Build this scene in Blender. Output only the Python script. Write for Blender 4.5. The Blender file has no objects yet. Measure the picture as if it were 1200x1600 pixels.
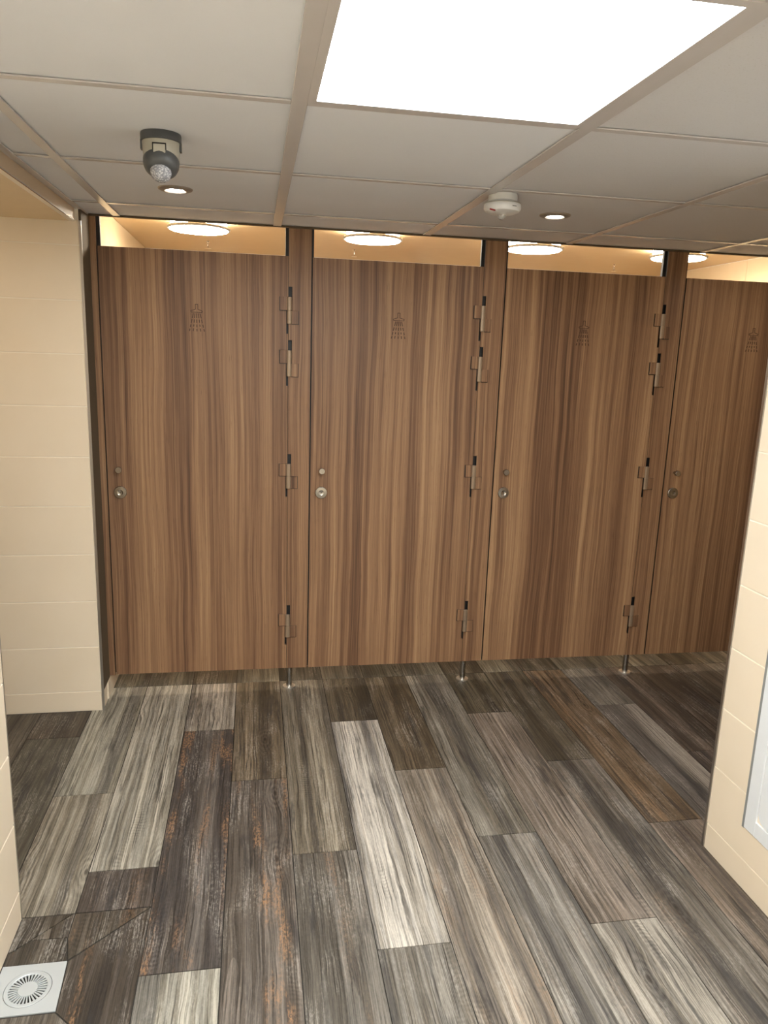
import bpy, bmesh, math, random
from mathutils import Vector, Matrix

random.seed(7)
SC = bpy.context.scene
COL = SC.collection

# ------------------------------------------------------------------ camera
# world: x to the right along the cubicle fronts, y into the room (fronts at y = 0), z up
cam_data = bpy.data.cameras.new('camera')
cam = bpy.data.objects.new('camera', cam_data)
COL.objects.link(cam)
CAM = Vector((0.3576, -3.2248, 1.5315))
RT = Vector((0.98539904, -0.16704948, 0.03291202))
UP = Vector((0.00310247, 0.21088861, 0.97750518))
FW = Vector((0.1702325, 0.96313055, -0.2083277))
M = Matrix.Identity(4)
for i in range(3):
    M[i][0], M[i][1], M[i][2], M[i][3] = RT[i], UP[i], -FW[i], CAM[i]
cam.matrix_world = M
cam_data.sensor_fit = 'VERTICAL'
cam_data.sensor_height = 24.0
cam_data.lens = 24.0 * 1162.31 / 1600.0
cam_data.clip_start = 0.02
SC.camera = cam

# ------------------------------------------------------------------ world, exposure
w = bpy.data.worlds.new('world')
SC.world = w
w.use_nodes = True
w.node_tree.nodes['Background'].inputs[0].default_value = (0.9, 0.95, 1.0, 1)
w.node_tree.nodes['Background'].inputs[1].default_value = 0.0
SC.view_settings.view_transform = 'Standard'
SC.view_settings.look = 'None'
SC.view_settings.gamma = 1.0
SC.view_settings.use_curve_mapping = False
SC.view_settings.exposure = 0.32

PANEL_E = 24.0        # square ceiling lights
SPOT_E = 170.0         # recessed downlights
PASSAGE_E = 9.0       # added unseen round lamp in the left passage
CUBICLE_E = 58.0      # round lamps in the cubicles


# ------------------------------------------------------------------ colour + material helpers
def lin(c):
    c /= 255.0
    return c / 12.92 if c <= 0.04045 else ((c + 0.055) / 1.055) ** 2.4


def rgb(r, g, b):
    return (lin(r), lin(g), lin(b), 1.0)


class NT:
    """small node-tree writer"""
    def __init__(self, name):
        self.m = bpy.data.materials.new(name)
        self.m.use_nodes = True
        self.t = self.m.node_tree
        self.n = self.t.nodes
        self.bsdf = self.n['Principled BSDF']

    def link(self, a, b):
        self.t.links.new(a, b)

    def put(self, sock, v):
        if isinstance(v, bpy.types.NodeSocket):
            self.link(v, sock)
        else:
            sock.default_value = v

    def math(self, op, a, b=0.0, c=None, clamp=False):
        n = self.n.new('ShaderNodeMath')
        n.operation = op
        n.use_clamp = clamp
        self.put(n.inputs[0], a)
        self.put(n.inputs[1], b)
        if c is not None:
            self.put(n.inputs[2], c)
        return n.outputs[0]

    def vmath(self, op, a, b):
        n = self.n.new('ShaderNodeVectorMath')
        n.operation = op
        self.put(n.inputs[0], a)
        self.put(n.inputs[1], b)
        return n.outputs[0]

    def noise(self, vec, scale, detail=3.0, rough=0.55, dist=0.0):
        n = self.n.new('ShaderNodeTexNoise')
        n.noise_dimensions = '3D'
        self.put(n.inputs['Vector'], vec)
        n.inputs['Scale'].default_value = scale
        n.inputs['Detail'].default_value = detail
        n.inputs['Roughness'].default_value = rough
        n.inputs['Distortion'].default_value = dist
        return n.outputs['Fac']

    def scaled(self, vec, s):
        return self.vmath('MULTIPLY', vec, s)

    def smooth(self, v, lo, hi):
        n = self.n.new('ShaderNodeMapRange')
        n.interpolation_type = 'SMOOTHSTEP'
        self.put(n.inputs['Value'], v)
        n.inputs['From Min'].default_value = lo
        n.inputs['From Max'].default_value = hi
        return n.outputs[0]

    def ramp(self, v, stops, interp='LINEAR'):
        n = self.n.new('ShaderNodeValToRGB')
        n.color_ramp.interpolation = interp
        e = n.color_ramp.elements
        while len(e) < len(stops):
            e.new(0.5)
        for el, (p, c) in zip(e, stops):
            el.position = p
            el.color = c
        self.link(v, n.inputs[0])
        return n.outputs[0]

    def mix(self, f, a, b, mode='MIX'):
        n = self.n.new('ShaderNodeMix')
        n.data_type = 'RGBA'
        n.blend_type = mode
        self.put(n.inputs[0], f)
        self.put(n.inputs[6], a)
        self.put(n.inputs[7], b)
        return n.outputs[2]

    def bump(self, h, strength, dist):
        n = self.n.new('ShaderNodeBump')
        n.inputs['Strength'].default_value = strength
        n.inputs['Distance'].default_value = dist
        self.link(h, n.inputs['Height'])
        self.link(n.outputs[0], self.bsdf.inputs['Normal'])

    def objcoord(self):
        """object coordinates shifted by a random offset per object"""
        tc = self.n.new('ShaderNodeTexCoord').outputs['Object']
        oi = self.n.new('ShaderNodeObjectInfo')
        self.oi = oi
        cmb = self.n.new('ShaderNodeCombineXYZ')
        for i, k in enumerate((37.0, 53.0, 71.0)):
            self.link(self.math('MULTIPLY', oi.outputs['Random'], k), cmb.inputs[i])
        return tc, self.vmath('ADD', tc, cmb.outputs[0])


def plain(name, col, rough=0.5, metal=0.0, spec=0.5, grain=0.0, gscale=300.0):
    t = NT(name)
    b = t.bsdf
    b.inputs['Base Color'].default_value = col
    b.inputs['Roughness'].default_value = rough
    b.inputs['Metallic'].default_value = metal
    b.inputs['Specular IOR Level'].default_value = spec
    tc = t.n.new('ShaderNodeTexCoord').outputs['Object']
    v = t.noise(tc, 14.0, 3)
    dark = tuple(c * 0.93 for c in col[:3]) + (1,)
    t.link(t.mix(v, dark, col), b.inputs['Base Color'])
    if grain:
        t.bump(t.noise(tc, gscale, 2), grain, 0.001)
    return t.m


def glow(name, col, strength):
    t = NT(name)
    b = t.bsdf
    b.inputs['Base Color'].default_value = (0.9, 0.9, 0.9, 1)
    b.inputs['Emission Color'].default_value = col
    b.inputs['Emission Strength'].default_value = strength
    return t.m


def door_wood():
    t = NT('walnut_laminate')
    tc, v = t.objcoord()
    warp = t.noise(t.scaled(v, (3.0, 0.0, 1.1)), 1.0, 2)
    warp2 = t.noise(t.scaled(v, (9.0, 0.0, 2.6)), 1.0, 2)
    cmb = t.n.new('ShaderNodeCombineXYZ')
    t.link(t.math('ADD', t.math('MULTIPLY', t.math('SUBTRACT', warp, 0.5), 0.036),
                  t.math('MULTIPLY', t.math('SUBTRACT', warp2, 0.5), 0.011)), cmb.inputs[0])
    vw = t.vmath('ADD', v, cmb.outputs[0])
    broad = t.noise(t.scaled(vw, (9.0, 0.0, 0.12)), 1.0, 2, 0.5)
    band = t.noise(t.scaled(vw, (50.0, 0.0, 0.36)), 1.0, 3, 0.6)
    fine = t.noise(t.scaled(vw, (170.0, 0.0, 1.6)), 1.0, 3, 0.65)
    pore = t.noise(t.scaled(vw, (420.0, 0.0, 14.0)), 1.0, 2, 0.6)
    f = t.math('ADD', t.math('MULTIPLY', broad, 0.34), t.math('MULTIPLY', band, 0.38))
    f = t.math('ADD', f, t.math('MULTIPLY', fine, 0.28))
    col = t.ramp(f, [(0.37, rgb(88, 63, 47)), (0.45, rgb(124, 92, 68)), (0.52, rgb(151, 116, 86)),
                     (0.62, rgb(180, 145, 109))])
    p = t.smooth(pore, 0.58, 0.72)
    col = t.mix(t.math('MULTIPLY', p, 0.48), col, rgb(92, 64, 45))
    t.link(col, t.bsdf.inputs['Base Color'])
    t.bsdf.inputs['Roughness'].default_value = 0.42
    t.bsdf.inputs['Specular IOR Level'].default_value = 0.35
    t.bump(fine, 0.06, 0.0008)
    return t.m


def plank_wood():
    """aged-timber porcelain plank; the object's colour gives the base tone, its alpha the rust"""
    t = NT('weathered_plank')
    tc, v = t.objcoord()
    oc = t.oi.outputs['Color']
    oa = t.oi.outputs['Alpha']
    # knots bend the grain
    vor = t.n.new('ShaderNodeTexVoronoi')
    vor.voronoi_dimensions = '2D'
    vor.inputs['Scale'].default_value = 1.0
    vor.inputs['Randomness'].default_value = 1.0
    t.link(t.scaled(v, (4.6, 1.7, 0.0)), vor.inputs['Vector'])
    kd = vor.outputs['Distance']
    ksep = t.n.new('ShaderNodeSeparateColor')
    t.link(vor.outputs['Color'], ksep.inputs[0])
    rare = t.math('GREATER_THAN', ksep.outputs[0], 0.70)      # most cells carry no knot
    kmask = t.math('MULTIPLY', rare, t.math('SUBTRACT', 1.0, t.smooth(kd, 0.02, 0.26)))
    warp = t.noise(t.scaled(v, (5.0, 2.2, 0.0)), 1.0, 3)
    warp2 = t.noise(t.scaled(v, (22.0, 9.0, 0.0)), 1.0, 2)
    cmb = t.n.new('ShaderNodeCombineXYZ')
    wx = t.math('ADD', t.math('MULTIPLY', t.math('SUBTRACT', warp, 0.5), 0.030),
                t.math('MULTIPLY', t.math('SUBTRACT', warp2, 0.5), 0.006))
    t.link(t.math('ADD', wx, t.math('MULTIPLY', kmask, 0.014)), cmb.inputs[0])
    vw = t.vmath('ADD', v, cmb.outputs[0])
    # faux boards inside one plank: two or three tones side by side
    strip = t.noise(t.scaled(v, (15.0, 0.12, 0.0)), 1.0, 0)
    strip = t.ramp(strip, [(0.0, (0.58, 0.57, 0.57, 1)), (0.40, (0.82, 0.79, 0.74, 1)), (0.465, (1.08, 1.07, 1.05, 1)),
                           (0.545, (0.86, 0.83, 0.78, 1)), (0.595, (1.36, 1.34, 1.30, 1))], 'CONSTANT')
    grain = t.noise(t.scaled(vw, (75.0, 1.3, 0.0)), 1.0, 5, 0.68)
    fine = t.noise(t.scaled(vw, (250.0, 4.0, 0.0)), 1.0, 4, 0.75)
    crack = t.noise(t.scaled(vw, (190.0, 2.6, 0.0)), 1.0, 3, 0.6)
    blotch = t.noise(t.scaled(v, (9.0, 3.0, 0.0)), 1.0, 5, 0.66)
    speck = t.noise(t.scaled(v, (170.0, 70.0, 0.0)), 1.0, 4, 0.75)
    # growth rings around knots
    ring = t.math('SINE', t.math('ADD', t.math('MULTIPLY', kd, 120.0), t.math('MULTIPLY', warp2, 9.0)))
    ring = t.math('MULTIPLY', t.math('MULTIPLY', ring, kmask), 0.24)
    tone = t.math('ADD', t.math('MULTIPLY', t.math('SUBTRACT', grain, 0.5), 2.3),
                  t.math('MULTIPLY', t.math('SUBTRACT', fine, 0.5), 2.6))
    tone = t.math('ADD', tone, t.math('MULTIPLY', t.math('SUBTRACT', blotch, 0.5), 1.0))
    tone = t.math('ADD', tone, t.math('MULTIPLY', t.math('SUBTRACT', speck, 0.5), 0.7))
    tone = t.math('ADD', tone, ring)
    # saw marks across the board, here and there
    sep = t.n.new('ShaderNodeSeparateXYZ')
    t.link(vw, sep.inputs[0])
    saw = t.math('SINE', t.math('ADD', t.math('MULTIPLY', sep.outputs[1], 430.0), t.math('MULTIPLY', blotch, 34.0)))
    sawmask = t.smooth(t.noise(t.scaled(v, (12.0, 1.6, 0.0)), 1.0, 2), 0.60, 0.74)
    tone = t.math('ADD', tone, t.math('MULTIPLY', t.math('MULTIPLY', saw, sawmask), 0.20))
    tone = t.math('MAXIMUM', t.math('ADD', tone, 1.0), 0.25)
    gs = t.n.new('ShaderNodeCombineXYZ')
    for i in range(3):
        t.link(tone, gs.inputs[i])
    col = t.mix(1.0, oc, strip, 'MULTIPLY')
    col = t.mix(1.0, col, gs.outputs[0], 'MULTIPLY')
    # whitish worn paint along the grain
    worn = t.math('MULTIPLY', t.smooth(blotch, 0.47, 0.64), t.smooth(t.math('ADD', t.math('MULTIPLY', fine, 0.6), t.math('MULTIPLY', speck, 0.4)), 0.48, 0.60))
    col = t.mix(t.math('MULTIPLY', worn, 0.50), col, rgb(186, 181, 172))
    # dark blue-black stains
    stain = t.smooth(t.noise(t.scaled(v, (19.0, 2.0, 0.0)), 1.0, 5, 0.66), 0.55, 0.66)
    col = t.mix(t.math('MULTIPLY', stain, 0.60), col, rgb(48, 48, 50))
    # rust-orange remains
    rn = t.noise(t.scaled(v, (17.0, 2.6, 0.0)), 1.3, 5, 0.72)
    rband = t.smooth(t.noise(t.scaled(v, (14.0, 0.5, 0.0)), 1.0, 1), 0.47, 0.60)
    rust = t.math('MULTIPLY', t.math('MULTIPLY', t.smooth(rn, 0.46, 0.60), t.smooth(speck, 0.40, 0.60)), rband)
    col = t.mix(t.math('MULTIPLY', rust, oa), col, rgb(172, 130, 92))
    # thin dark cracks following the grain, and knot hearts
    col = t.mix(t.math('MULTIPLY', t.smooth(crack, 0.55, 0.66), 0.72), col, rgb(40, 35, 30))
    heart = t.math('MULTIPLY', rare, t.math('SUBTRACT', 1.0, t.smooth(kd, 0.012, 0.042)))
    col = t.mix(t.math('MULTIPLY', heart, 0.75), col, rgb(40, 33, 28))
    t.link(col, t.bsdf.inputs['Base Color'])
    t.link(t.math('ADD', 0.34, t.math('MULTIPLY', grain, 0.25)), t.bsdf.inputs['Roughness'])
    t.bsdf.inputs['Specular IOR Level'].default_value = 0.45
    t.bump(t.math('ADD', t.math('MULTIPLY', grain, 0.6), t.math('MULTIPLY', fine, 0.4)), 0.40, 0.0025)
    return t.m


def brushed(name, col, rough=0.3, axis=(4.0, 4.0, 300.0)):
    t = NT(name)
    tc = t.n.new('ShaderNodeTexCoord').outputs['Object']
    v = t.noise(t.scaled(tc, axis), 1.0, 3)
    t.link(t.mix(v, tuple(c * 0.82 for c in col[:3]) + (1,), col), t.bsdf.inputs['Base Color'])
    t.bsdf.inputs['Metallic'].default_value = 1.0
    t.bsdf.inputs['Roughness'].default_value = rough
    return t.m


def ceiling_board():
    t = NT('ceiling_board')
    tc, v = t.objcoord()
    n1 = t.noise(v, 260.0, 3, 0.7)
    n2 = t.noise(v, 3.0, 3)
    c = t.mix(n2, rgb(222, 226, 233), rgb(233, 236, 242))
    c = t.mix(t.math('MULTIPLY', t.oi.outputs['Alpha'], 0.55), c, rgb(186, 181, 177))
    speck = t.math('MULTIPLY', t.smooth(n1, 0.56, 0.72), t.oi.outputs['Alpha'])
    c = t.mix(t.math('MULTIPLY', speck, 0.35), c, rgb(165, 158, 148))
    t.link(c, t.bsdf.inputs['Base Color'])
    t.bsdf.inputs['Roughness'].default_value = 0.8
    t.bump(n1, 0.12, 0.001)
    return t.m


def wall_tile():
    t = NT('beige_tile')
    tc, v = t.objcoord()
    n1 = t.noise(v, 5.0, 3)
    n2 = t.noise(v, 420.0, 2)
    c = t.mix(n1, rgb(235, 219, 193), rgb(241, 227, 204))
    t.link(c, t.bsdf.inputs['Base Color'])
    t.bsdf.inputs['Roughness'].default_value = 0.38
    t.bsdf.inputs['Specular IOR Level'].default_value = 0.4
    t.bump(n2, 0.05, 0.0005)
    return t.m


MAT = dict(
    wood=door_wood(), plank=plank_wood(), board=ceiling_board(), tile=wall_tile(),
    grout_dark=plain('floor_grout', rgb(52, 48, 43), 0.9),
    grout_light=plain('wall_grout', rgb(250, 240, 222), 0.6),
    grid=plain('ceiling_grid_paint', rgb(202, 199, 198), 0.25),
    ring=plain('downlight_ring', rgb(150, 142, 132), 0.4, 0.3),
    fascia=plain('fascia_paint', rgb(205, 186, 160), 0.4),
    black=plain('black_core', rgb(22, 21, 21), 0.5),
    taupe=plain('taupe_metal', rgb(98, 86, 71), 0.75, 0.0, 0.15),
    knuckle=plain('hinge_bronze', rgb(158, 138, 116), 0.4, 0.4),
    steel=brushed('brushed_steel', rgb(186, 181, 173), 0.24),
    plate_steel=brushed('plate_steel', rgb(236, 234, 230), 0.42),
    chrome=brushed('chrome', rgb(230, 228, 224), 0.20),
    trim=brushed('trim_steel', rgb(205, 202, 198), 0.35),
    engraved=plain('engraved_brown', rgb(74, 48, 34), 0.7),
    lamp_rim=plain('lamp_rim_grey', rgb(150, 146, 138), 0.6),
    white=plain('white_paint', rgb(232, 236, 238), 0.4),
    white_plastic=plain('white_plastic', rgb(222, 222, 220), 0.35),
    grey_plastic=plain('grey_plastic', rgb(176, 172, 158), 0.45),
    dark_plastic=plain('dark_grey_plastic', rgb(78, 80, 81), 0.4),
    seal=plain('grey_sealant', rgb(140, 142, 140), 0.5),
    warm_ceiling=plain('warm_glossy_ceiling', rgb(230, 202, 156), 0.22),
    cub_wall=plain('glossy_cubicle_panel', rgb(236, 216, 180), 0.14),
    drain=plain('drain_steel', rgb(206, 212, 214), 0.4, 0.35),
    hole=plain('dark_hole', rgb(14, 13, 12), 0.9),
    red=plain('red_plastic', rgb(150, 24, 24), 0.4),
    leaf=plain('leaf_green', rgb(34, 84, 40), 0.5),
    panel_light=glow('panel_light', (0.92, 0.965, 1.0, 1), PANEL_E),
    spot_light=glow('downlight_lens', (1.0, 0.97, 0.92, 1), SPOT_E),
    passage_fill=glow('passage_fill_glow', (1.0, 0.84, 0.62, 1), PASSAGE_E),
    cub_light=glow('round_lamp_diffuser', (1.0, 0.90, 0.74, 1), CUBICLE_E),
)


def lens_mat():
    t = NT('faceted_lens')
    tc = t.n.new('ShaderNodeTexCoord').outputs['Object']
    vo = t.n.new('ShaderNodeTexVoronoi')
    vo.inputs['Scale'].default_value = 190.0
    t.link(tc, vo.inputs['Vector'])
    t.link(t.mix(t.smooth(vo.outputs['Distance'], 0.1, 0.7), rgb(205, 206, 208), rgb(140, 142, 148)),
           t.bsdf.inputs['Base Color'])
    t.bsdf.inputs['Roughness'].default_value = 0.2
    t.bump(vo.outputs['Distance'], 0.5, 0.003)
    return t.m


MAT['lens'] = lens_mat()
g = NT('clear_glass')
g.bsdf.inputs['Base Color'].default_value = (0.9, 0.9, 0.88, 1)
g.bsdf.inputs['Transmission Weight'].default_value = 0.85
g.bsdf.inputs['Roughness'].default_value = 0.08
MAT['glass'] = g.m


# ------------------------------------------------------------------ geometry helpers
def add_box(bm, x0, x1, y0, y1, z0, z1):
    vs = [bm.verts.new((x, y, z)) for x in (x0, x1) for y in (y0, y1) for z in (z0, z1)]
    for f in ((0, 1, 3, 2), (4, 6, 7, 5), (0, 4, 5, 1), (2, 3, 7, 6), (0, 2, 6, 4), (1, 5, 7, 3)):
        bm.faces.new([vs[i] for i in f])


def add_prism(bm, pts, axis, a, b):
    """extrude a 2-D outline: axis 'z' -> (x,y) outline, axis 'y' -> (x,z) outline"""
    def P(p, h):
        return (p[0], p[1], h) if axis == 'z' else (p[0], h, p[1])
    lo = [bm.verts.new(P(p, a)) for p in pts]
    hi = [bm.verts.new(P(p, b)) for p in pts]
    bm.faces.new(lo)
    bm.faces.new(hi[::-1])
    n = len(pts)
    for i in range(n):
        bm.faces.new((lo[i], lo[(i + 1) % n], hi[(i + 1) % n], hi[i]))


def add_lathe(bm, prof, seg=32, mat=None):
    """prof: (radius, height) pairs round the z axis, transformed by mat"""
    rings = []
    for r, h in prof:
        if r < 1e-6:
            rings.append([bm.verts.new((0, 0, h))])
        else:
            rings.append([bm.verts.new((r * math.cos(2 * math.pi * k / seg), r * math.sin(2 * math.pi * k / seg), h))
                          for k in range(seg)])
    for A, B in zip(rings, rings[1:]):
        for k in range(seg):
            k2 = (k + 1) % seg
            if len(A) == 1 and len(B) == 1:
                continue
            if len(A) == 1:
                bm.faces.new((A[0], B[k], B[k2]))
            elif len(B) == 1:
                bm.faces.new((A[k], B[0], A[k2]))
            else:
                bm.faces.new((A[k], B[k], B[k2], A[k2]))
    if mat is not None:
        vs = [v for r in rings for v in r]
        bmesh.ops.transform(bm, matrix=mat, verts=vs)


def yz_prism(bm, pts, x0, x1):
    lo = [bm.verts.new((x0, p[0], p[1])) for p in pts]
    hi = [bm.verts.new((x1, p[0], p[1])) for p in pts]
    bm.faces.new(lo)
    bm.faces.new(hi[::-1])
    for i in range(len(pts)):
        bm.faces.new((lo[i], lo[(i + 1) % len(pts)], hi[(i + 1) % len(pts)], hi[i]))


def to_mesh(name, bm, mat, smooth=False, bevel=0.0):
    if bevel:
        bmesh.ops.bevel(bm, geom=bm.edges[:], offset=bevel, segments=1, affect='EDGES', clamp_overlap=True)
    bmesh.ops.recalc_face_normals(bm, faces=bm.faces[:])
    me = bpy.data.meshes.new(name)
    bm.to_mesh(me)
    bm.free()
    me.materials.append(mat)
    if smooth:
        for p in me.polygons:
            p.use_smooth = True
        try:
            me.set_sharp_from_angle(angle=math.radians(35))
        except Exception:
            pass
    return me


def link(name, me, parent=None, loc=(0, 0, 0), rot=(0, 0, 0)):
    o = bpy.data.objects.new(name, me)
    COL.objects.link(o)
    o.location = loc
    o.rotation_euler = rot
    if parent is not None:
        o.parent = parent
    return o


def box(name, x0, x1, y0, y1, z0, z1, mat, parent=None, bevel=0.0):
    """box with its origin at its centre; extents are in the parent's space"""
    bm = bmesh.new()
    hx, hy, hz = (x1 - x0) / 2, (y1 - y0) / 2, (z1 - z0) / 2
    add_box(bm, -hx, hx, -hy, hy, -hz, hz)
    return link(name, to_mesh(name, bm, MAT[mat], bevel=bevel), parent, ((x0 + x1) / 2, (y0 + y1) / 2, (z0 + z1) / 2))


def lathe(name, prof, mat, parent=None, loc=(0, 0, 0), rot=(0, 0, 0), seg=32):
    bm = bmesh.new()
    add_lathe(bm, prof, seg)
    return link(name, to_mesh(name, bm, MAT[mat], smooth=True), parent, loc, rot)


def thing(name, label, cat, loc=(0, 0, 0), group=None):
    o = bpy.data.objects.new(name, None)
    o.empty_display_size = 0.05
    COL.objects.link(o)
    o.location = loc
    o['label'] = label
    o['category'] = cat
    if group:
        o['group'] = group
    return o


def structure(o):
    o['kind'] = 'structure'
    return o


def copy_tree(o, parent=None):
    c = o.copy()
    COL.objects.link(c)
    if parent is not None:
        c.parent = parent
    for ch in list(o.children):
        copy_tree(ch, c)
    return c


# ------------------------------------------------------------------ dimensions
ZC = 2.020            # suspended ceiling
ZCC = 2.10            # cubicle ceiling
ZB, ZT = 0.1004, 1.9089   # door bottom / top
XE = [-0.2558, 0.4951, 0.5904, 1.3292, 1.4277, 2.1761, 2.2750, 3.010]
XL, YL = -0.2693, -1.352      # corner of the near left wall
XR, YR = 1.7880, -1.292       # corner of the near right wall
YP = -0.139                   # tiled wall beyond the left passage
XJ = -0.287                   # its right-hand end
YBACK = -4.70                 # wall behind the camera
YCUB = 1.62                   # back wall of the cubicles
XFAR = 3.02

# ------------------------------------------------------------------ floor
floor = structure(box('floor', -1.7, 3.2, -4.8, 1.8, -0.10, -0.0022, 'grout_dark'))


def plank_poly(pts, col, rust):
    cx = sum(p[0] for p in pts) / len(pts)
    cy = sum(p[1] for p in pts) / len(pts)
    bm = bmesh.new()
    add_prism(bm, [(p[0] - cx, p[1] - cy) for p in pts], 'z', -0.012, 0.0)
    o = link('plank', to_mesh('plank', bm, MAT['plank']), floor, (cx - floor.location.x, cy - floor.location.y, -floor.location.z))
    m = (col[0] + col[1] + col[2]) / 3.0
    c = rgb(*(v + (m - v) * 0.18 for v in col))
    o.color = (c[0], c[1], c[2], rust)
    return o


def plank(x0, x1, y0, y1, col, rust=0.0):
    gp = 0.0015
    return plank_poly([(x0 + gp, y0 + gp), (x1 - gp, y0 + gp), (x1 - gp, y1 - gp), (x0 + gp, y1 - gp)], col, rust)


W = 0.2005
SX = lambda k: 0.6691 + k * W
THR = 0.080           # joint line at the cubicle thresholds
LIGHT, MIDG, GREEN, DARK, BLUE, BROWN, PINK = ((150, 144, 130), (124, 118, 108), (112, 107, 92), (72, 64, 54),
                                               (84, 82, 80), (92, 78, 62), (132, 120, 110))
# column k -> list of (joint y going towards the camera, tone, rust) starting at the threshold
COLS = {
    -7: [(-1.16, (92, 84, 74), 0), (-2.4, DARK, 0)],
    -6: [(-0.36, (74, 64, 54), 0.1), (-1.56, (82, 77, 66), 0), (-2.8, MIDG, 0)],
    -5: [(-0.77, (148, 144, 130), 0), (-1.347, (142, 134, 118), 0)],
    -4: [(-1.18, (150, 145, 132), 0), (-1.347, (84, 76, 70), 0.2)],
    -3: [(-0.36, (152, 143, 130), 0), (-1.587, (98, 91, 85), 0.6), (-2.8, (142, 138, 126), 0)],
    -2: [(-0.745, (108, 95, 76), 0), (-1.95, (96, 88, 80), 0.9), (-3.15, DARK, 0.3)],
    -1: [(-1.175, (124, 115, 99), 0), (-2.40, (104, 99, 91), 0.25), (-3.6, MIDG, 0)],
    0: [(-0.343, (88, 78, 62), 0), (-1.583, (172, 166, 156), 0), (-2.8, (118, 113, 104), 0.1)],
    1: [(-0.742, (92, 80, 62), 0.1), (-1.95, (138, 128, 115), 0.25), (-3.15, DARK, 0)],
    2: [(-1.16, (122, 116, 104), 0.1), (-2.40, (122, 117, 109), 0.1), (-3.6, MIDG, 0)],
    3: [(-0.33, (86, 78, 62), 0), (-1.57, (130, 118, 106), 0.1), (-2.8, (138, 131, 120), 0)],
    4: [(-0.745, (84, 76, 62), 0), (-1.95, (106, 99, 90), 0.15), (-3.15, PINK, 0)],
    5: [(-1.16, (112, 92, 70), 0.25), (-2.40, (116, 103, 91), 0.15)],
    6: [(-0.315, (120, 114, 104), 0), (-1.57, (132, 124, 114), 0), (-2.8, DARK, 0)],
    7: [(-0.74, (94, 82, 72), 0), (-1.9, (104, 92, 84), 0)],
    8: [(-1.1, (88, 76, 66), 0), (-2.3, MIDG, 0)],
    9: [(-0.4, (96, 86, 74), 0), (-1.6, DARK, 0)],
    10: [(-0.8, (104, 96, 84), 0), (-2.0, DARK, 0)],
    11: [(-1.2, (90, 80, 70), 0), (-2.4, DARK, 0)],
}
for k, lst in COLS.items():
    y1 = THR
    x0, x1 = SX(k), SX(k + 1)
    for (y0, col, rust) in lst:
        plank(x0, x1, y0, y1, col, rust)
        y1 = y0
# inside the cubicles, beyond the threshold joint: three rows, set over by part of a plank
tones = [(112, 106, 92), (92, 86, 74), (126, 120, 104), (84, 76, 62), (116, 112, 98), (104, 100, 86)]
for k in range(-5, 12):
    x0 = SX(k) - (0.012 if k % 2 else 0.0)
    x0 = max(XJ, SX(k))
    x1 = SX(k + 1)
    if x1 - x0 < 0.03:
        continue
    yj = THR + (0.55, 0.95, 0.30)[k % 3]
    plank(x0, x1, THR, yj, tones[(k * 5) % 6], 0)
    plank(x0, x1, yj, 1.7, tones[(k * 5 + 2) % 6], 0)
# mitred pieces falling to the floor drain by the near left wall
DK, DK2 = (74, 67, 58), (84, 76, 66)
plank_poly([(-0.270, -1.350), (-0.142, -1.350), (-0.262, -1.466), (-0.270, -1.466)], DK, 0)
plank_poly([(-0.138, -1.350), (-0.1345, -1.350), (-0.1345, -1.433), (-0.222, -1.431)], DK2, 0.1)
plank_poly([(-0.270, -1.470), (-0.262, -1.470), (-0.224, -1.434), (-0.1345, -1.436), (-0.118, -1.513), (-0.270, -1.513)], DK, 0.1)
plank_poly([(-0.1315, -1.350), (0.062, -1.350), (-0.115, -1.511), (-0.1315, -1.436)], DK2, 0.25)
plank_poly([(0.0665, -1.352), (0.0665, -1.838), (-0.105, -1.668), (-0.1125, -1.516)], (76, 68, 60), 1.0)
plank_poly([(-0.270, -1.670), (-0.108, -1.670), (0.0665, -1.842), (0.0665, -2.1), (-0.270, -2.1)], (98, 90, 80), 0.1)
plank(-0.270, SX(-3), -3.3, -2.1, DARK, 0.2)
for k in range(-5, 6):
    y1 = {-5: -3.3, -4: -3.3}.get(k, COLS.get(k, [(-2.4,)])[-1][0])
    if y1 > -4.7:
        plank(max(XL, SX(k)), SX(k + 1), -4.7, y1, DARK, 0)

# ------------------------------------------------------------------ walls
ZSEAMS = [0.0, 0.090, 0.290, 0.490, 0.690, 0.890, 1.090, 1.290, 1.490, 1.690, 1.890, 2.014]


def wall(name, x0, x1, y0, y1, z1=2.016, z0=0.0, mat='grout_light'):
    return structure(box(name, x0, x1, y0, y1, z0, z1, mat))


def tiles(w, face, at, lo, hi, ztop=2.014, skip=None, mat='tile', th=0.006):
    """courses of long beige tiles on a wall; face = '+x', '-x', '-y'"""
    gp = 0.0018
    for a, b in zip(ZSEAMS, ZSEAMS[1:]):
        b = min(b, ztop)
        if b - a < 0.01:
            continue
        spans = [(lo, hi)]
        if skip:
            s0, s1, sz0, sz1 = skip
            if b > sz0 and a < sz1:
                # tiles beside the opening, and cut strips under and over it
                spans = [(lo, s0), (s1, hi)]
                A, B = a + gp, b - gp
                pts = None
                if a < sz0 < b:
                    pts = [(lo, A), (hi, A), (hi, B), (s1, B), (s1, sz0), (s0, sz0), (s0, B), (lo, B)]
                elif a < sz1 < b:
                    pts = [(lo, A), (s0, A), (s0, sz1), (s1, sz1), (s1, A), (hi, A), (hi, B), (lo, B)]
                if pts:
                    spans = []
                    bm = bmesh.new()
                    yz_prism(bm, [(p[0] - w.location[1], p[1] - w.location[2]) for p in pts], at - w.location[0], at + th - w.location[0])
                    link('tile', to_mesh('tile', bm, MAT[mat]), w)
        for s, t in spans:
            if t - s > 0.02:
                tile_piece(w, face, at, s, t, a + gp, b - gp, th, mat)


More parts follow.
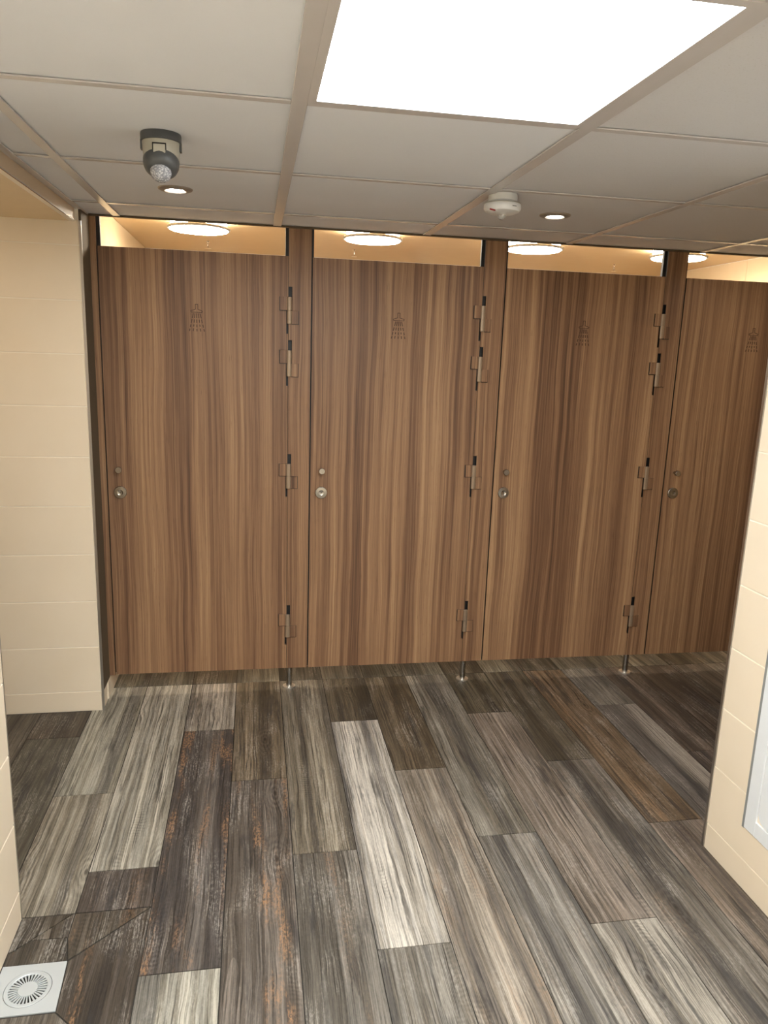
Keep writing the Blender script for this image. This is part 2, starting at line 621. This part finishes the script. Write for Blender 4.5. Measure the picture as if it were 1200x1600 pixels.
def tile_piece(w, face, at, s, t, a, b, th, mat):
    ox, oy, oz = w.location
    if face == '+x':
        ext = (at - th, at, s, t)
    elif face == '-x':
        ext = (at, at + th, s, t)
    else:
        ext = (s, t, at, at + th)
    box('tile', ext[0] - ox, ext[1] - ox, ext[2] - oy, ext[3] - oy, a - oz, b - oz, mat, w, bevel=0.0012)


wl = wall('wall_left', XL - 0.16, XL - 0.0022, YBACK, YL)
tiles(wl, '+x', XL, YBACK + 0.01, YL - 0.003)
wpl = wall('wall_back_left', -1.6, XJ - 0.002, YP + 0.0022, YP + 0.10, 2.09)
tiles(wpl, '-y', YP, -1.59, XJ - 0.004, 1.982)
wall('wall_passage_left', -1.75, -1.6, -1.6, 0.1)
wall('wall_passage_front', -1.6, XL - 0.16, YL - 0.12, YL)
wr = wall('wall_right', XR + 0.0022, XR + 0.16, YBACK, YR)
HY0, HY1, HZ0, HZ1 = -2.22, -1.460, 0.187, 1.86
tiles(wr, '-x', XR, YBACK + 0.01, YR - 0.0095, skip=(HY0, HY1, HZ0, HZ1))
wall('wall_alcove_front', XR + 0.16, XFAR, YR - 0.12, YR)
wall('wall_front', XL - 0.16, XR + 0.16, YBACK - 0.12, YBACK)
wer = wall('wall_far_right', XFAR, XFAR + 0.12, YR - 0.12, YCUB + 0.1, ZCC)
# glossy panels lining the end of the last cubicle and the alcove
for (a, b) in ((YR, -0.02), (0.03, 0.65), (0.65, 1.20), (1.20, YCUB)):
    box('panel', -0.066, -0.060, a + 0.001 - wer.location[1], b - 0.001 - wer.location[1], 0.02 - ZCC / 2, ZCC / 2 - 0.004, 'cub_wall', wer)
wb = wall('wall_back', XJ - 0.1, XFAR, YCUB, YCUB + 0.1, ZCC)
for i in range(4):
    xa = (XJ, 0.543, 1.379, 2.2255, XFAR)[i]
    xb = (XJ, 0.543, 1.379, 2.2255, XFAR)[i + 1]
    box('panel', xa + 0.004 - wb.location[0], xb - 0.004 - wb.location[0], -0.056, -0.050, 0.02 - ZCC / 2, ZCC / 2 - 0.004, 'cub_wall', wb)
wcl = wall('wall_cubicle_left', XJ - 0.1, XJ - 0.0005, YP + 0.100, YCUB, ZCC)
box('panel', 0.0500, 0.0560, 0.034 - wcl.location[1], YCUB - 0.01 - wcl.location[1], 0.094 - ZCC / 2, ZCC / 2 - 0.002, 'cub_wall', wcl)
box('skirting_tile', 0.0440, 0.0560, YP + 0.104 - wcl.location[1], YCUB - 0.01 - wcl.location[1], 0.001 - ZCC / 2, 0.0905 - ZCC / 2, 'tile', wcl, bevel=0.001)

# jamb between the tiled wall and the first pilaster, its skirting tile, metal corner strips
structure(box('trim_1', XJ - 0.030, XJ + 0.007, YP + 0.004, -0.0015, 0.0915, ZC - 0.002, 'taupe'))
structure(box('trim_2', XJ - 0.030, XJ + 0.001, YP + 0.004, 0.034, 0.0, 0.0890, 'tile', bevel=0.001))
structure(box('trim_3', XJ - 0.0020, XJ + 0.0072, YP - 0.001, YP + 0.004, 0.0, ZC - 0.042, 'trim'))
structure(box('trim_4', XR - 0.0025, XR + 0.0110, YR - 0.0090, YR + 0.002, 0.0, 2.016, 'trim'))
structure(box('trim_5', XL - 0.0110, XL + 0.001, YL - 0.003, YL + 0.001, 0.0, 2.016, 'trim'))

# ------------------------------------------------------------------ suspended ceiling
ceil = structure(box('ceiling', XL - 0.16, XFAR + 0.12, YBACK - 0.12, -0.004, 2.040, 2.12, 'board'))
cox, coy, coz = ceil.location
GX = [-0.300, -0.1717, 0.4474, 1.0650, 1.6937, 2.3283, 2.948, XFAR]
GY = [YBACK, -4.06, -3.44, -2.82, -2.195, -1.5735, -0.9360, -0.2880, -0.006]
PANEL_CELLS = [(2, 4), (2, 1), (1, 2)]        # (ix, iy) of the cells holding a square light; the last two are added, unseen


def cbox(name, x0, x1, y0, y1, z0, z1, mat, bevel=0.0):
    return box(name, x0 - cox, x1 - cox, y0 - coy, y1 - coy, z0 - coz, z1 - coz, mat, ceil, bevel)


BW = 0.0135
for ix in range(len(GX) - 1):
    for iy in range(len(GY) - 1):
        if (ix, iy) in PANEL_CELLS:
            continue
        x0, x1, y0, y1 = GX[ix], GX[ix + 1], GY[iy], GY[iy + 1]
        if x0 > 1.7 and y1 < YR - 0.2 and x0 > 2.0:
            continue
        t = cbox('ceiling_tile', x0 + 0.004, x1 - 0.004, y0 + 0.004, y1 - 0.004, ZC + 0.0045, ZC + 0.018, 'board', 0.001)
        t.color = (1, 1, 1, 1.0 if ix >= 3 else 0.15)
for ix, x in enumerate(GX[1:-1]):
    y0 = YBACK if x < 2.0 else YR - 0.1
    bwx = 0.0165 if ix in (1, 2) else BW
    cbox('grid_bar', x - bwx, x + bwx, y0, -0.022, ZC - 0.001, ZC + 0.0035, 'grid', 0.0006)
for iy, y in enumerate(GY[1:-1]):
    for ix in range(len(GX) - 1):
        if GX[ix] > 2.0 and y < YR - 0.2:
            continue
        a = GX[ix] + (0.0165 if ix in (2, 3) else BW)
        b = GX[ix + 1] - (0.0165 if ix in (1, 2) else BW)
        cbox('grid_bar', a, b, y - 0.011, y + 0.011, ZC, ZC + 0.0035, 'grid', 0.0006)
# angle along the cubicle fronts and along the left-hand fascia
cbox('edge_angle', -0.300, XFAR, -0.022, -0.0015, ZC - 0.0025, ZC + 0.003, 'taupe', 0.0006)
cbox('edge_angle', -0.300, -0.276, YL, -0.022, ZC - 0.001, ZC + 0.003, 'grid', 0.0006)
# fascia over the left passage with its bright metal lower edge
structure(box('trim_6', -0.318, -0.3005, YL, YP - 0.004, ZC - 0.040, ZC + 0.012, 'fascia'))
structure(box('trim_7', -0.320, -0.2985, YL, YP - 0.004, ZC - 0.047, ZC - 0.0405, 'chrome', bevel=0.002))
structure(box('ceiling', -1.75, -0.321, YL - 0.12, YP, 1.975, 2.03, 'warm_ceiling'))
structure(box('ceiling', XJ - 0.1, XFAR + 0.1, 0.0, YCUB + 0.1, ZCC, ZCC + 0.05, 'warm_ceiling'))


# ------------------------------------------------------------------ square ceiling lights
def panel_light(cell, label):
    ix, iy = cell
    x0, x1, y0, y1 = GX[ix], GX[ix + 1], GY[iy], GY[iy + 1]
    cx, cy = (x0 + x1) / 2, (y0 + y1) / 2
    hx, hy = (x1 - x0) / 2 - 0.015, (y1 - y0) / 2 - 0.012
    t = thing('ceiling_light', label, 'light', (cx, cy, ZC), 'square lights in the suspended ceiling')
    f = 0.018
    bm = bmesh.new()
    add_box(bm, -hx, hx, -hy, -hy + f, -0.002, 0.012)
    add_box(bm, -hx, hx, hy - f, hy, -0.002, 0.012)
    add_box(bm, -hx, -hx + f, -hy + f, hy - f, -0.002, 0.012)
    add_box(bm, hx - f, hx, -hy + f, hy - f, -0.002, 0.012)
    link('frame', to_mesh('light_frame', bm, MAT['grid']), t)
    bm = bmesh.new()
    add_box(bm, -hx + f, hx - f, -hy + f, hy - f, 0.001, 0.010)
    link('diffuser', to_mesh('light_diffuser', bm, MAT['panel_light']), t)
    return t


panel_light(PANEL_CELLS[0], 'large square light panel glowing white in the suspended ceiling')
panel_light(PANEL_CELLS[1], 'added unseen square light panel in the ceiling behind the viewer, right of the other one')  # added out of view to raise the room's brightness
panel_light(PANEL_CELLS[2], 'added unseen square light panel in the ceiling behind the viewer, left of the other one')  # second panel added out of view for brightness


# ------------------------------------------------------------------ recessed downlights
def make_downlight(label):
    t = thing('downlight', label, 'light', (0, 0, ZC), 'recessed downlights')
    lathe('trim_ring', [(0.0275, 0.0), (0.0285, -0.0050), (0.034, -0.0080), (0.046, -0.0065), (0.053, -0.0035), (0.0545, 0.0)], 'ring', t, seg=40)
    lathe('lens', [(0.0, -0.0020), (0.026, -0.0016), (0.0275, 0.0)], 'spot_light', t, seg=32)
    return t


d1 = make_downlight('small round downlight recessed in the ceiling beyond the motion sensor')
d1.location = (0.1083, -0.6046, ZC + 0.0045)
for loc, lab in (((1.3934, -0.599, ZC + 0.0045), 'small round downlight recessed in the ceiling right of the smoke detector'),
                 ((2.6785, -0.599, ZC + 0.0045), 'added small round downlight in the alcove ceiling hidden by the right wall')):  # alcove downlight is added for brightness, never in view
    d = copy_tree(d1)
    d.location = loc
    d['label'] = lab

# ------------------------------------------------------------------ motion sensor
ms = thing('motion_sensor', 'grey motion sensor with tilted white lens mounted on the ceiling tile', 'sensor', (0.1383, -1.2400, ZC + 0.0045))
lathe('base', [(0.0, 0.0), (0.0575, 0.0), (0.0585, -0.004), (0.0585, -0.022), (0.054, -0.024)], 'dark_plastic', ms, seg=40)
for sx in (-1, 1):
    box('base_clip', sx * 0.0555 - 0.003, sx * 0.0555 + 0.003, -0.010, 0.012, -0.046, -0.020, 'dark_plastic', ms)
ms.scale = (0.81, 0.81, 0.81)
lathe('body', [(0.0, -0.023), (0.0535, -0.023), (0.0545, -0.026), (0.0525, -0.050), (0.050, -0.066), (0.040, -0.070), (0.0, -0.070)], 'grey_plastic', ms, seg=40)
bm = bmesh.new()
add_box(bm, -0.017, 0.017, -0.0545, -0.044, -0.064, -0.039)
tab = link('tab', to_mesh('tab', bm, MAT['grey_plastic'], bevel=0.0015), ms)
bm = bmesh.new()
add_box(bm, -0.0195, 0.0195, -0.0538, -0.046, -0.039, -0.0355)
add_box(bm, -0.0195, -0.0172, -0.0538, -0.046, -0.054, -0.039)
add_box(bm, 0.0172, 0.0195, -0.0538, -0.046, -0.054, -0.039)
link('tab_slot', to_mesh('tab_slot', bm, MAT['hole']), ms)
TILT = (math.radians(-30), 0, 0)
lathe('collar', [(0.0, 0.014), (0.047, 0.014), (0.0515, 0.006), (0.0525, -0.006), (0.0515, -0.010), (0.0, -0.010)], 'grey_plastic', ms, (0, 0.000, -0.068), TILT, 40)
head = lathe('head', [(0.0, 0.0), (0.0520, 0.0), (0.0515, -0.012), (0.047, -0.024), (0.040, -0.032), (0.031, -0.037), (0.0, -0.036)], 'dark_plastic', ms, (0, -0.006, -0.077), TILT, 40)
lathe('lens', [(0.0305, 0.0), (0.0305, -0.006), (0.028, -0.016), (0.022, -0.023), (0.012, -0.028), (0.0, -0.030)], 'lens', head, (0, 0, -0.034), seg=32)

# ------------------------------------------------------------------ smoke detector
sd = thing('smoke_detector', 'white round smoke detector with clear tip hanging from the ceiling grid', 'detector', (1.1150, -0.8650, ZC))
sd.scale = (0.95, 0.95, 0.84)
lathe('base', [(0.0, 0.004), (0.046, 0.004), (0.047, 0.0), (0.047, -0.020), (0.0, -0.020)], 'white_plastic', sd, seg=40)
lathe('body', [(0.044, -0.018), (0.056, -0.026), (0.060, -0.032), (0.0605, -0.046), (0.055, -0.056), (0.042, -0.062), (0.018, -0.065), (0.0, -0.065)], 'white_plastic', sd, seg=40)
lathe('groove', [(0.0585, -0.0275), (0.0605, -0.0300), (0.0605, -0.0312), (0.0590, -0.0320)], 'grey_plastic', sd, seg=40)
lathe('sensor_tip', [(0.0125, -0.063), (0.0130, -0.070), (0.0110, -0.078), (0.006, -0.083), (0.0, -0.084)], 'glass', sd, seg=24)
bm = bmesh.new()
for k in range(3):
    add_box(bm, -0.0125, -0.010, -0.0015, 0.0015, -0.080, -0.064)
    bmesh.ops.rotate(bm, verts=bm.verts[:], cent=(0, 0, 0), matrix=Matrix.Rotation(math.radians(120), 3, 'Z'))
link('tip_cage', to_mesh('tip_cage', bm, MAT['chrome']), sd)
bm = bmesh.new()
add_box(bm, -0.010, 0.010, -0.0025, 0.0025, -0.0025, 0.0025)
link('red_mark', to_mesh('red_mark', bm, MAT['red'], bevel=0.001), sd, (-0.0430, -0.0330, -0.0570), (0, 0.30, -0.65))
bm = bmesh.new()
add_box(bm, -0.008, 0.008, -0.0008, 0.0008, -0.0012, 0.0012)
link('status_slot', to_mesh('status_slot', bm, MAT['dark_plastic']), sd, (0.0220, -0.0562, -0.0440), (0, 0, 0.37))


# ------------------------------------------------------------------ cubicle doors, hinges, pilasters
HINGES = [1.6930, 1.4770, 0.9960, 0.3080]
KW = 0.0205


def hinge(door, x, z):
    """x = joint between door and pilaster, z = middle of the hinge, in the door's space"""
    xc = x + 0.0048
    h = lathe('hinge', [(0.0, -0.054), (KW / 2 - 0.001, -0.054), (KW / 2, -0.053), (KW / 2, -0.0012), (KW / 2 - 0.003, -0.0008), (KW / 2 - 0.003, 0.0008), (KW / 2, 0.0012),
                        (KW / 2, 0.053), (KW / 2 - 0.001, 0.054), (0.0, 0.054)], 'knuckle', door, (xc, -0.0072, z), seg=20)
    h.scale = (1.0, 0.6, 1.0)
    bm = bmesh.new()
    add_box(bm, -KW / 2 - 0.0285, -KW / 2 + 0.001, 0.0000, 0.0098, 0.0008, 0.0545)
    link('leaf', to_mesh('leaf', bm, MAT['wood'], bevel=0.0008), h)
    bm = bmesh.new()
    add_box(bm, KW / 2 - 0.001, KW / 2 + 0.0275, 0.0000, 0.0098, -0.0545, -0.0008)
    link('leaf', to_mesh('leaf', bm, MAT['wood'], bevel=0.0008), h)
    # black strips standing in for the shadow line beside the leaves
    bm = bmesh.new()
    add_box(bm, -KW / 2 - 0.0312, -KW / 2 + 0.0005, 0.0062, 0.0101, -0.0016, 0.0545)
    link('leaf_shadow', to_mesh('leaf_shadow', bm, MAT['black']), h)
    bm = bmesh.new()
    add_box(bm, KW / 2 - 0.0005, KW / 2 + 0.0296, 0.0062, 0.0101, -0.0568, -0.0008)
    link('leaf_shadow', to_mesh('leaf_shadow', bm, MAT['black']), h)
    return h


def pictogram(door, x, z):
    """engraved outline of a shower head with five dashed sprays"""
    bm = bmesh.new()

    def bar(x0, z0, x1, z1, wd):
        d = Vector((x1 - x0, z1 - z0)).normalized()
        n = Vector((-d[1], d[0])) * wd / 2
        add_prism(bm, [(x0 + n[0], z0 + n[1]), (x1 + n[0], z1 + n[1]), (x1 - n[0], z1 - n[1]), (x0 - n[0], z0 - n[1])], 'y', -0.0004, 0.0006)
    lw = 0.0026
    bar(-0.0055, 0.052, 0.0055, 0.052, lw)
    bar(-0.0050, 0.053, -0.0050, 0.032, lw)
    bar(0.0050, 0.053, 0.0050, 0.032, lw)
    bar(-0.0050, 0.032, -0.0225, 0.0265, lw)
    bar(0.0050, 0.032, 0.0225, 0.0265, lw)
    bar(-0.0240, 0.0265, -0.0215, 0.0210, lw)
    bar(0.0240, 0.0265, 0.0215, 0.0210, lw)
    bar(-0.0225, 0.0205, 0.0225, 0.0205, lw)
    for k in range(5):
        u = k - 2
        xa, xb = u * 0.0065, u * 0.0150
        segs = [(0.00, 0.27), (0.34, 0.54), (0.62, 0.78), (0.86, 1.0)] if k % 2 == 0 else [(0.0, 0.27), (0.34, 0.52), (0.62, 0.74), (0.84, 1.0)]
        for s0, s1 in segs:
            za, zb = 0.0165, -0.055
            bar(xa + (xb - xa) * s0, za + (zb - za) * s0, xa + (xb - xa) * s1, za + (zb - za) * s1, 0.0036)
    return link('shower_pictogram', to_mesh('shower_pictogram', bm, MAT['engraved']), door, (x, 0, z))


def notch_right(xr, z0, z1, w, hs):
    """right-hand outline from bottom to top with a small rectangular notch under each hinge"""
    pts = []
    for z in sorted(hs):
        pts += [(xr, z - 0.054 - 0.040), (xr - w, z - 0.054 - 0.040), (xr - w, z - 0.0), (xr, z - 0.0)]
    return [(xr, z0)] + pts + [(xr, z1)]


def make_door(i, label, hinged=True):
    xl, xr = XE[2 * i] + 0.0042, XE[2 * i + 1] - 0.0008
    d = thing('cubicle_door', label, 'door', (xl, 0, 0), 'wood-effect shower cubicle doors')
    wd = xr - xl
    out = [(0.0, ZT), (0.0, ZB)] + notch_right(wd, ZB, ZT, 0.0075, HINGES)
    bm = bmesh.new()
    add_prism(bm, out, 'y', 0.0, 0.013)
    me = to_mesh('panel', bm, MAT['wood'])
    me.materials.append(MAT['black'])
    for p in me.polygons:
        if abs(p.normal[1]) < 0.5 and p.normal[2] < 0.5:
            p.material_index = 1
    link('panel', me, d)
    pictogram(d, wd / 2 + 0.002, 1.6500)
    kx = 0.0485
    # turning knob: neck, ring and head
    kn = lathe('knob', [(0.0, 0.0), (0.0075, 0.0), (0.0075, 0.016), (0.0125, 0.018), (0.0135, 0.020), (0.0135, 0.031), (0.0120, 0.033), (0.0, 0.033)],
               'steel', d, (kx, 0.0, 1.0215), (math.radians(90), 0, 0), 28)
    # round lock cover with a recessed slot
    lk = lathe('lock_disc', [(0.0265, 0.0), (0.0265, 0.0065), (0.0245, 0.0085), (0.012, 0.0090), (0.0105, 0.0080), (0.0, 0.0080)],
               'steel', d, (kx, 0.0, 0.9228), (math.radians(90), 0, 0), 36)
    bm = bmesh.new()
    add_box(bm, -0.0012, 0.0012, -0.0035, 0.0035, 0.0078, 0.0084)
    link('lock_slot', to_mesh('lock_slot', bm, MAT['hole']), lk)
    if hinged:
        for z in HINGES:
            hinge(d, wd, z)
    return d


make_door(0, 'wood-effect shower door nearest the beige tiled wall, first in the row from the left')
make_door(1, 'wood-effect shower door second from the left, with the clearest engraved shower symbol')
make_door(2, 'wood-effect shower door third from the left, standing right of the second pilaster')
make_door(3, 'wood-effect shower door at the right end, partly hidden behind the right tiled wall')


def notch_left(xl, z0, z1, w, hs):
    pts = []
    for z in sorted(hs, reverse=True):
        pts += [(xl, z + 0.054 + 0.042), (xl + w, z + 0.054 + 0.042), (xl + w, z), (xl, z)]
    return [(xl, z1)] + pts + [(xl, z0)]


def make_pilaster(i, label):
    xl, xr = XE[2 * i + 1] + 0.0008, XE[2 * i + 2] - 0.0014
    p = thing('pilaster', label, 'panel', (xl, 0, 0), 'narrow wood panels between the doors')
    wd = xr - xl
    bm = bmesh.new()
    out = notch_left(0.0, ZB, ZCC - 0.002, 0.0150, HINGES) + [(wd, ZB), (wd, ZCC - 0.002)]
    add_prism(bm, out, 'y', 0.0, 0.013)
    me = to_mesh('panel', bm, MAT['wood'])
    me.materials.append(MAT['black'])
    for q in me.polygons:
        if abs(q.normal[1]) < 0.5:
            q.material_index = 1
    link('panel', me, p)
    box('stop_strip', -0.0130, wd + 0.0105, 0.0145, 0.0300, ZB + 0.004, ZCC - 0.002, 'black', p)
    px = 0.014
    ft = lathe('foot', [(0.0137, 0.0), (0.0137, ZB + 0.008), (0.0, ZB + 0.008)], 'steel', p, (px - 0.001, 0.018, 0.0), seg=28)
    lathe('foot_plate', [(0.0, 0.0), (0.0290, 0.0), (0.0295, 0.002), (0.0290, 0.0055), (0.0130, 0.0065)], 'plate_steel', ft, seg=36)
    return p


make_pilaster(0, 'narrow wood pilaster on a steel foot between the first and second doors')
make_pilaster(1, 'narrow wood pilaster on a steel foot between the second and third doors')
make_pilaster(2, 'narrow wood pilaster on a steel foot between the third and last doors')
# half pilaster against the left jamb
pl = thing('pilaster', 'very narrow wood strip beside the taupe jamb at the left end', 'panel', (XJ, 0, 0), 'narrow wood panels between the doors')
box('panel', 0.0012, XE[0] - XJ - 0.0012, 0.0, 0.013, ZB - 0.004, ZCC - 0.002, 'wood', pl)
box('stop_strip', 0.0012, XE[0] - XJ + 0.0135, 0.0145, 0.0300, ZB + 0.004, ZCC - 0.002, 'black', pl)

# partitions between the cubicles (below the door tops)
pr = None
for i, (x, lab) in enumerate(((0.543, 'thin wood partition behind the first pilaster'), (1.379, 'thin wood partition behind the second pilaster'),
                              (2.2255, 'thin wood partition behind the third pilaster'))):
    o = box('partition', x - 0.0065, x + 0.0065, 0.0305, YCUB - 0.014, ZB + 0.03, 1.895, 'wood')
    o['label'] = lab
    o['category'] = 'partition'
    o['group'] = 'partitions between the cubicles'

# ------------------------------------------------------------------ round lamps and small fittings on the cubicle ceilings
def make_round_lamp(label, lit='cub_light'):
    t = thing('round_lamp', label, 'light', (0, 0, ZCC), 'round ceiling lamps')
    lathe('halo_body', [(0.126, 0.0), (0.126, -0.030), (0.0, -0.030)], lit, t, seg=48)
    lathe('rim', [(0.126, -0.030), (0.140, -0.031), (0.142, -0.036), (0.140, -0.043), (0.132, -0.043)], 'lamp_rim', t, seg=48)
    lathe('diffuser', [(0.134, -0.0415), (0.128, -0.047), (0.06, -0.0495), (0.0, -0.0500)], lit, t, seg=48)
    return t


LAMPS = [(0.106, 'glowing round lamp over the first cubicle from the left'),
         (0.913, 'glowing round lamp over the second cubicle from the left'),
         (1.722, 'glowing round lamp over the third cubicle from the left'),
         (2.500, 'glowing round lamp half hidden behind the last pilaster')]
lamp = None
for x, lab in LAMPS:
    if lamp is None:
        lamp = make_round_lamp(lab)
        o = lamp
    else:
        o = copy_tree(lamp)
        o['label'] = lab
    o.location = (x, 0.475, ZCC)

# unseen round lamp added to brighten the left passage, behind the fascia
o = make_round_lamp('added round lamp on the passage ceiling left of the tiled wall, hidden by the fascia', 'passage_fill')
o.location = (-0.95, -0.72, 1.975)

spr = None
for x, lab in ((0.105, 'small chrome ceiling fitting seen over the first door'),
               (0.913, 'small chrome ceiling fitting seen over the second door'),
               (2.490, 'small chrome ceiling fitting seen over the third door')):
    if spr is None:
        spr = thing('ceiling_fitting', lab, 'fitting', (x, 1.17, ZCC), 'small chrome fittings on the cubicle ceilings')
        lathe('plate', [(0.0, 0.0), (0.010, 0.0), (0.009, -0.003), (0.003, -0.004)], 'chrome', spr, seg=24)
        lathe('stem', [(0.003, -0.002), (0.003, -0.026), (0.006, -0.028), (0.004, -0.036), (0.0, -0.036)], 'chrome', spr, seg=16)
        lathe('deflector', [(0.0, -0.034), (0.017, -0.034), (0.0175, -0.038), (0.0, -0.040)], 'chrome', spr, seg=20)
    else:
        o = copy_tree(spr)
        o.location = (x, 1.17, ZCC)
        o['label'] = lab

# ------------------------------------------------------------------ white framed hatch in the right wall
ht = thing('wall_hatch', 'white framed hatch with round-cornered inner panel in the right tiled wall', 'hatch', (XR, HY1, HZ0))
LY, LZ = HY1 - HY0, HZ1 - HZ0


bm = bmesh.new()
s = 0.0095
add_box(bm, -0.002, 0.0085, -s, 0.0, 0.0, LZ)
add_box(bm, -0.002, 0.0085, -LY, -LY + s, 0.0, LZ)
add_box(bm, -0.002, 0.0085, -LY + s, -s, LZ - s, LZ)
link('edge_trim', to_mesh('edge_trim', bm, MAT['seal']), ht)
bm = bmesh.new()
fw = 0.046
add_box(bm, -0.003, 0.0085, -s - fw, -s, s * 0.3, LZ - s)
add_box(bm, -0.003, 0.0085, -LY + s, -LY + s + fw, s * 0.3, LZ - s)
add_box(bm, -0.003, 0.0085, -LY + s + fw, -s - fw, s * 0.3, s * 0.3 + fw)
add_box(bm, -0.003, 0.0085, -LY + s + fw, -s - fw, LZ - s - fw, LZ - s)
link('frame', to_mesh('hatch_frame', bm, MAT['white'], bevel=0.0012), ht)
bm = bmesh.new()
add_box(bm, 0.004, 0.0085, -LY + s + fw, -s - fw, s * 0.3 + fw, LZ - s - fw)
link('seal', to_mesh('hatch_seal', bm, MAT['dark_plastic']), ht)
bm = bmesh.new()
r, a0, a1, b0, b1 = 0.030, -LY + s + fw + 0.004, -s - fw - 0.004, s * 0.3 + fw + 0.004, LZ - s - fw - 0.004
pts = []
for (cy, cz, st) in ((a1 - r, b1 - r, 0), (a0 + r, b1 - r, 90), (a0 + r, b0 + r, 180), (a1 - r, b0 + r, 270)):
    for q in range(7):
        an = math.radians(st + 15 * q)
        pts.append((cy + r * math.cos(an), cz + r * math.sin(an)))
yz_prism(bm, pts, -0.001, 0.0045)
link('panel', to_mesh('hatch_panel', bm, MAT['white']), ht)

# ------------------------------------------------------------------ floor drain
dr = thing('floor_drain', 'square steel floor drain with round slotted grate against the left wall', 'drain', (-0.1885, -1.5915, 0.0))
bm = bmesh.new()
outer = [(-0.0790, 0.0760), (0.0725, 0.0755), (0.0805, -0.0735), (-0.0790, -0.0735)]
ring = [(0.0545 * math.cos(2 * math.pi * k / 48), 0.0545 * math.sin(2 * math.pi * k / 48)) for k in range(48)]
# plate with a round hole: join the outline to the ring sector by sector
corner_ang = [math.atan2(p[1], p[0]) for p in outer]


def outline_at(an):
    d = Vector((math.cos(an), math.sin(an)))
    best = None
    for i in range(4):
        a, b = Vector(outer[i]), Vector(outer[(i + 1) % 4])
        ed = b - a
        den = d[0] * ed[1] - d[1] * ed[0]
        if abs(den) < 1e-9:
            continue
        t = (a[0] * ed[1] - a[1] * ed[0]) / den
        uu = (a[0] * d[1] - a[1] * d[0]) / den
        if t > 0 and -1e-6 <= uu <= 1 + 1e-6 and (best is None or t < best):
            best = t
    return d * best


angs = sorted(set([2 * math.pi * k / 48 - math.pi for k in range(48)] + corner_ang))
top = [(Vector((0.0545 * math.cos(a), 0.0545 * math.sin(a))), outline_at(a)) for a in angs]
vi = [bm.verts.new((p[0][0], p[0][1], 0.0012)) for p in top]
vo = [bm.verts.new((p[1][0], p[1][1], 0.0012)) for p in top]
vib = [bm.verts.new((p[0][0], p[0][1], -0.002)) for p in top]
vob = [bm.verts.new((p[1][0], p[1][1], -0.002)) for p in top]
n = len(top)
for k in range(n):
    k2 = (k + 1) % n
    bm.faces.new((vi[k], vi[k2], vo[k2], vo[k]))
    bm.faces.new((vi[k], vib[k], vib[k2], vi[k2]))
    bm.faces.new((vo[k], vo[k2], vob[k2], vob[k]))
link('plate', to_mesh('drain_plate', bm, MAT['drain']), dr)
lathe('grate_rim', [(0.0535, 0.0010), (0.0525, 0.0024), (0.0450, 0.0024), (0.0435, 0.0012), (0.0435, -0.0018)], 'drain', dr, seg=56)
grate = lathe('grate', [(0.0, 0.0016), (0.0215, 0.0016), (0.0220, -0.001)], 'drain', dr, seg=48)
bm = bmesh.new()
for k in range(32):
    a = 2 * math.pi * k / 32
    c, s_ = math.cos(a), math.sin(a)
    pts = [(0.0212, -0.0011), (0.0440, -0.0020), (0.0440, 0.0020), (0.0212, 0.0011)]
    add_prism(bm, [(p[0] * c - p[1] * s_, p[0] * s_ + p[1] * c) for p in pts], 'z', -0.0015, 0.0014)
bars = link('grate_bars', to_mesh('grate_bars', bm, MAT['drain']), grate)
bars['kind'] = 'stuff'
lathe('sump', [(0.0535, -0.0014), (0.0, -0.0014)], 'hole', dr, seg=40)

# ------------------------------------------------------------------ leaf sprig at the corner of the big light
lf = thing('leaf_sprig', 'dark green leaf tips hanging at the far corner of the large ceiling light', 'leaf', (1.079, -2.172, ZC))
bm = bmesh.new()
for (ox, oz, ln, yaw, dip) in ((0.0, -0.004, 0.030, 0.2, 0.5), (0.004, -0.002, 0.026, 1.4, 0.3), (0.001, -0.006, 0.022, -0.9, 0.9)):
    mt = Matrix.Translation((ox, 0, oz)) @ Matrix.Rotation(yaw, 4, 'Z') @ Matrix.Rotation(dip, 4, 'Y')
    pts = [(0, 0), (0.25, 0.24), (0.55, 0.26), (0.85, 0.12), (1, 0), (0.85, -0.12), (0.55, -0.26), (0.25, -0.24)]
    up_ = [bm.verts.new(mt @ Vector((p[0] * ln, p[1] * ln, -0.15 * ln * (p[0] ** 2) + 0.0004))) for p in pts]
    dn_ = [bm.verts.new(mt @ Vector((p[0] * ln, p[1] * ln, -0.15 * ln * (p[0] ** 2) - 0.0004))) for p in pts]
    bm.faces.new(up_)
    bm.faces.new(dn_[::-1])
    for i in range(8):
        bm.faces.new((up_[i], up_[(i + 1) % 8], dn_[(i + 1) % 8], dn_[i]))
link('leaves', to_mesh('leaves', bm, MAT['leaf']), lf)
bm = bmesh.new()
add_lathe(bm, [(0.0012, 0.0), (0.0012, -0.008), (0.0, -0.009)], 8)
link('stem', to_mesh('stem', bm, MAT['leaf']), lf)
